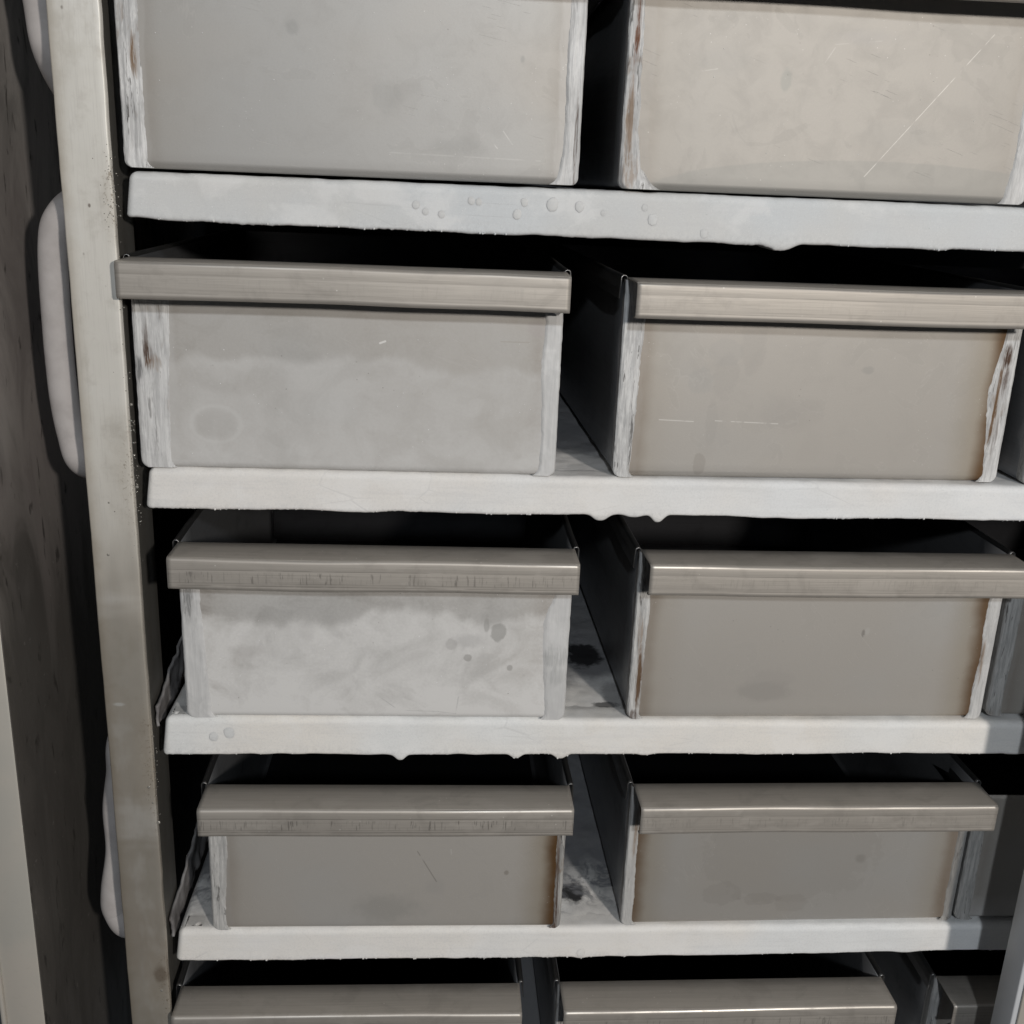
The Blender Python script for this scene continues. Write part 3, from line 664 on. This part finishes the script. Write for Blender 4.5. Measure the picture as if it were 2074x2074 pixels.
tray(.3743, .0028, Z2, .3250, .1580, math.radians(1.7), 4, 'tray at right on the second row with rusty right corner and water marks', wl=[(0, .0185), (.5, .017), (1, .014)], wr=[(0, .009), (.25, .014), (.5, .021), (.8, .016), (.95, .012), (1, .014)],
     tint=(.30, .85), sm=(.2, .35), spots=([], [(.3165, .106, .0040, .012, 1, RD), (.3185, .085, .0032, .014, .8, RD), (.3135, .060, .0022, .036, 1, (.16, .095, .05)), (.3175, .035, .002, .02, .6, RD)]), rust=(.15, 1.0), warm=.66, worn=.08, flare=(.2, 0), scratches=[(.034, .048, .062, .047, .0006, .9, LT), (.080, .048, .132, .0465, .0006, .9, LT)],
     blobs=[(.105, .112, .012, .028, 0.22, (.47, .45, .425), .25), (.085, .085, .012, .020, 0.22, (.47, .45, .425), .25), (.065, .080, .012, .012, 0.19, (.45, .455, .45), .25), (.083, .103, .016, .012, 0.17, (.47, .47, .465), .2), (.077, .045, .006, .02, 0.19, (.47, .45, .425), .25), (.070, .012, .0055, .010, .45, (.44, .41, .375), .2), (.14, .055, .04, .02, .22, (.45, .43, .41), .8), (.202, .092, .006, .004, .35, GREYB, .5)])
# third row
tray(.0243, 0, Z3, .3205, .1565, 0, 5, 'tray near the post on the third row, frosted pale with round dark spots', wl=[(0, .0150), (.35, .0165), (.6, .019), (1, .022)], wr=[(0, .012), (.25, .015), (.42, .024), (.6, .0225), (1, .018)],
     tint=(.25, .30), sm=(.9, 1.0), tab=True, spots=([(.006, .105, .004, .022, .7, (.10, .10, .10))], [(.310, .060, .010, .010, .5, (.36, .37, .365)), (.312, .042, .008, .008, .4, (.36, .37, .365))]), rust=(.1, .0), warm=.5, worn=.75, frost=(.099, .95, .012, .42, (.74, .733, .72)), specks=34, scratches=[(.160, .022, .178, .008, .0007, .5, (.36, .36, .36)), (.178, .008, .212, .007, .0006, .4, (.36, .36, .36)), (.212, .007, .227, .005, .0006, .4, (.36, .36, .36)), (.227, .005, .229, .021, .0008, .5, (.36, .36, .36))],
     blobs=[(.261, .082, .0072, .0105, .75, (.40, .395, .38), .25), (.251, .088, .003, .007, .6, (.40, .395, .38), .3), (.236, .058, .0042, .0038, .7, (.39, .38, .365), .4), (.272, .049, .003, .0034, .7, (.40, .39, .375), .4), (.222, .070, .005, .006, .4, (.42, .41, .40), .4), (.237, .074, .018, .008, .35, (.42, .415, .41), .6), (.052, .062, .018, .008, .30, (.46, .44, .425), .6), (.10, .08, .010, .012, .3, (.48, .47, .46), .7)])
tray(.4020, .0030, Z3, .3210, .1560, math.radians(1.0), 6, 'tray at right on the third row with small dent and faint crescent smear', wl=[(0, .0095), (.3, .013), (.6, .0105), (1, .0115)], wr=[(0, .012), (.5, .0115), (1, .0120)],
     tint=(.35, .80), tone=1.08, sm=(.15, .6), spots=([(.0070, .040, .0026, .030, 1, (.14, .085, .05)), (.0045, .085, .002, .02, .6, RB), (.005, .135, .005, .02, .7, (.11, .10, .09)), (.003, .003, .006, .006, .8, RD)], [(.312, .058, .0022, .02, .7, RB)]), rust=(.9, .25), grey=(.25, .15), warm=.62, worn=.25, flare=(.35, .3),
     blobs=[(.120, .026, .030, .013, .32, (.44, .42, .395), .5), (.125, .037, .026, .013, .30, (.56, .53, .50), .4), (.205, .084, .0030, .0048, .45, LT, .5), (.2015, .082, .0020, .005, .6, (.30, .28, .26), .5)])
# fourth row
tray(.0363, 0, Z4, .3165, .1500, 0, 7, 'tray near the post on the fourth row with brown scorched right edge', wl=[(0, .0165), (.5, .0165), (.8, .014), (1, .012)], wr=[(0, .0085), (1, .0062)],
     tint=(.18, .95), tone=1.2, sm=(.25, 0), spots=([], [(.3115, .065, .0016, .07, .8, RD), (.311, .012, .004, .016, .9, RD)]), rust=(.4, 1.0), grey=(.45, .75), warm=.60, worn=.85, scratches=[(.184, .083, .2015, .051, .0007, .85, (.20, .18, .16)), (.214, .085, .2145, .080, .0008, .6, LT)],
     blobs=[(.155, .022, .045, .020, .30, (.42, .42, .40), .7), (.20, .046, .012, .010, .35, (.62, .60, .57), .6), (.265, .060, .0030, .0035, .5, BRN, .5)])
tray(.4117, .0030, Z4, .3200, .1500, math.radians(.8), 8, 'tray at right on the fourth row with dark splash stain low on its face', wl=[(0, .0080), (.5, .0105), (1, .0115)], wr=[(0, .0100), (1, .0085)],
     tint=(.70, .45), sm=(.7, .5), spots=([(.0062, .10, .0018, .05, .6, RB), (.004, .13, .005, .02, .5, (.13, .12, .11))], [(.3135, .07, .003, .06, .5, (.12, .11, .105))]), rust=(.5, .2), grey=(.35, .7), warm=.55, worn=.3, scratches=[(.085, .105, .071, .060, .0006, .5, DKB)],
     blobs=[(.155, .078, .088, .058, .16, (.42, .395, .36), .10), (.092, .034, .019, .014, .20, (.40, .37, .34), .12), (.130, .027, .020, .007, .20, (.39, .36, .33), .12), (.160, .022, .018, .010, .18, (.40, .37, .335), .12), (.222, .070, .007, .006, .35, (.33, .31, .28), .6)])
# fifth row
Z5 = -.877
tray(.0032, 0, Z5, .3140, .1550, 0, 9, 'lowest left tray showing only its lip at the bottom edge', wl=[(0, .012), (1, .012)], wr=[(0, .010), (1, .01)], tint=(.3, .3), grey=(.5, .5), worn=.6, warm=.5)
tray(.3560, .0, Z5, .3140, .1560, math.radians(.5), 10, 'lowest middle tray showing only its lip at the bottom edge', wl=[(0, .009), (1, .01)], wr=[(0, .010), (1, .01)], tint=(.3, .3), grey=(.5, .5), worn=.55, warm=.5)
# third column, in the shadow of the cabinet edge
tray(.7200, .005, Z2, .30, .150, 0, 11, 'dark shadowed tray at the right picture edge on the second row', lip=False, wl=[(0, .012), (1, .012)], tint=(.2, .2), grey=(.5, .5))
tray(.7300, .0100, Z3+.0015, .30, .140, 0, 12, 'shadowed tray at the right picture edge on the third row', lip=False, wl=[(0, .0145), (.5, .016), (1, .014)], tint=(.2, .2), grey=(.5, .5), rust=(.7, .5))
tray(.7350, .0050, Z4+.003, .30, .136, 0, 13, 'shadowed tray behind the right cabinet edge on the fourth row', lip=False, wl=[(0, .012), (.5, .0145), (1, .016)], tint=(.2, .2), grey=(.6, .6), rust=(.4, .5), frost=(.03, .5, .02, 0, (.6, .6, .6)))
tray(.7320, .0120, Z5-.002, .30, .150, 0, 14, 'dark lowest tray beside the right cabinet edge', lip=True, wl=[(0, .010), (1, .01)], tint=(.2, .2), grey=(.5, .5))
# shelf that carries the lowest trays
t5 = empty('frosted_shelf', (0, 0, Z5-.034)); tag(t5, 'bottom shelf just below the picture under the lowest trays', 'shelf', 'frost covered shelves of the rack')
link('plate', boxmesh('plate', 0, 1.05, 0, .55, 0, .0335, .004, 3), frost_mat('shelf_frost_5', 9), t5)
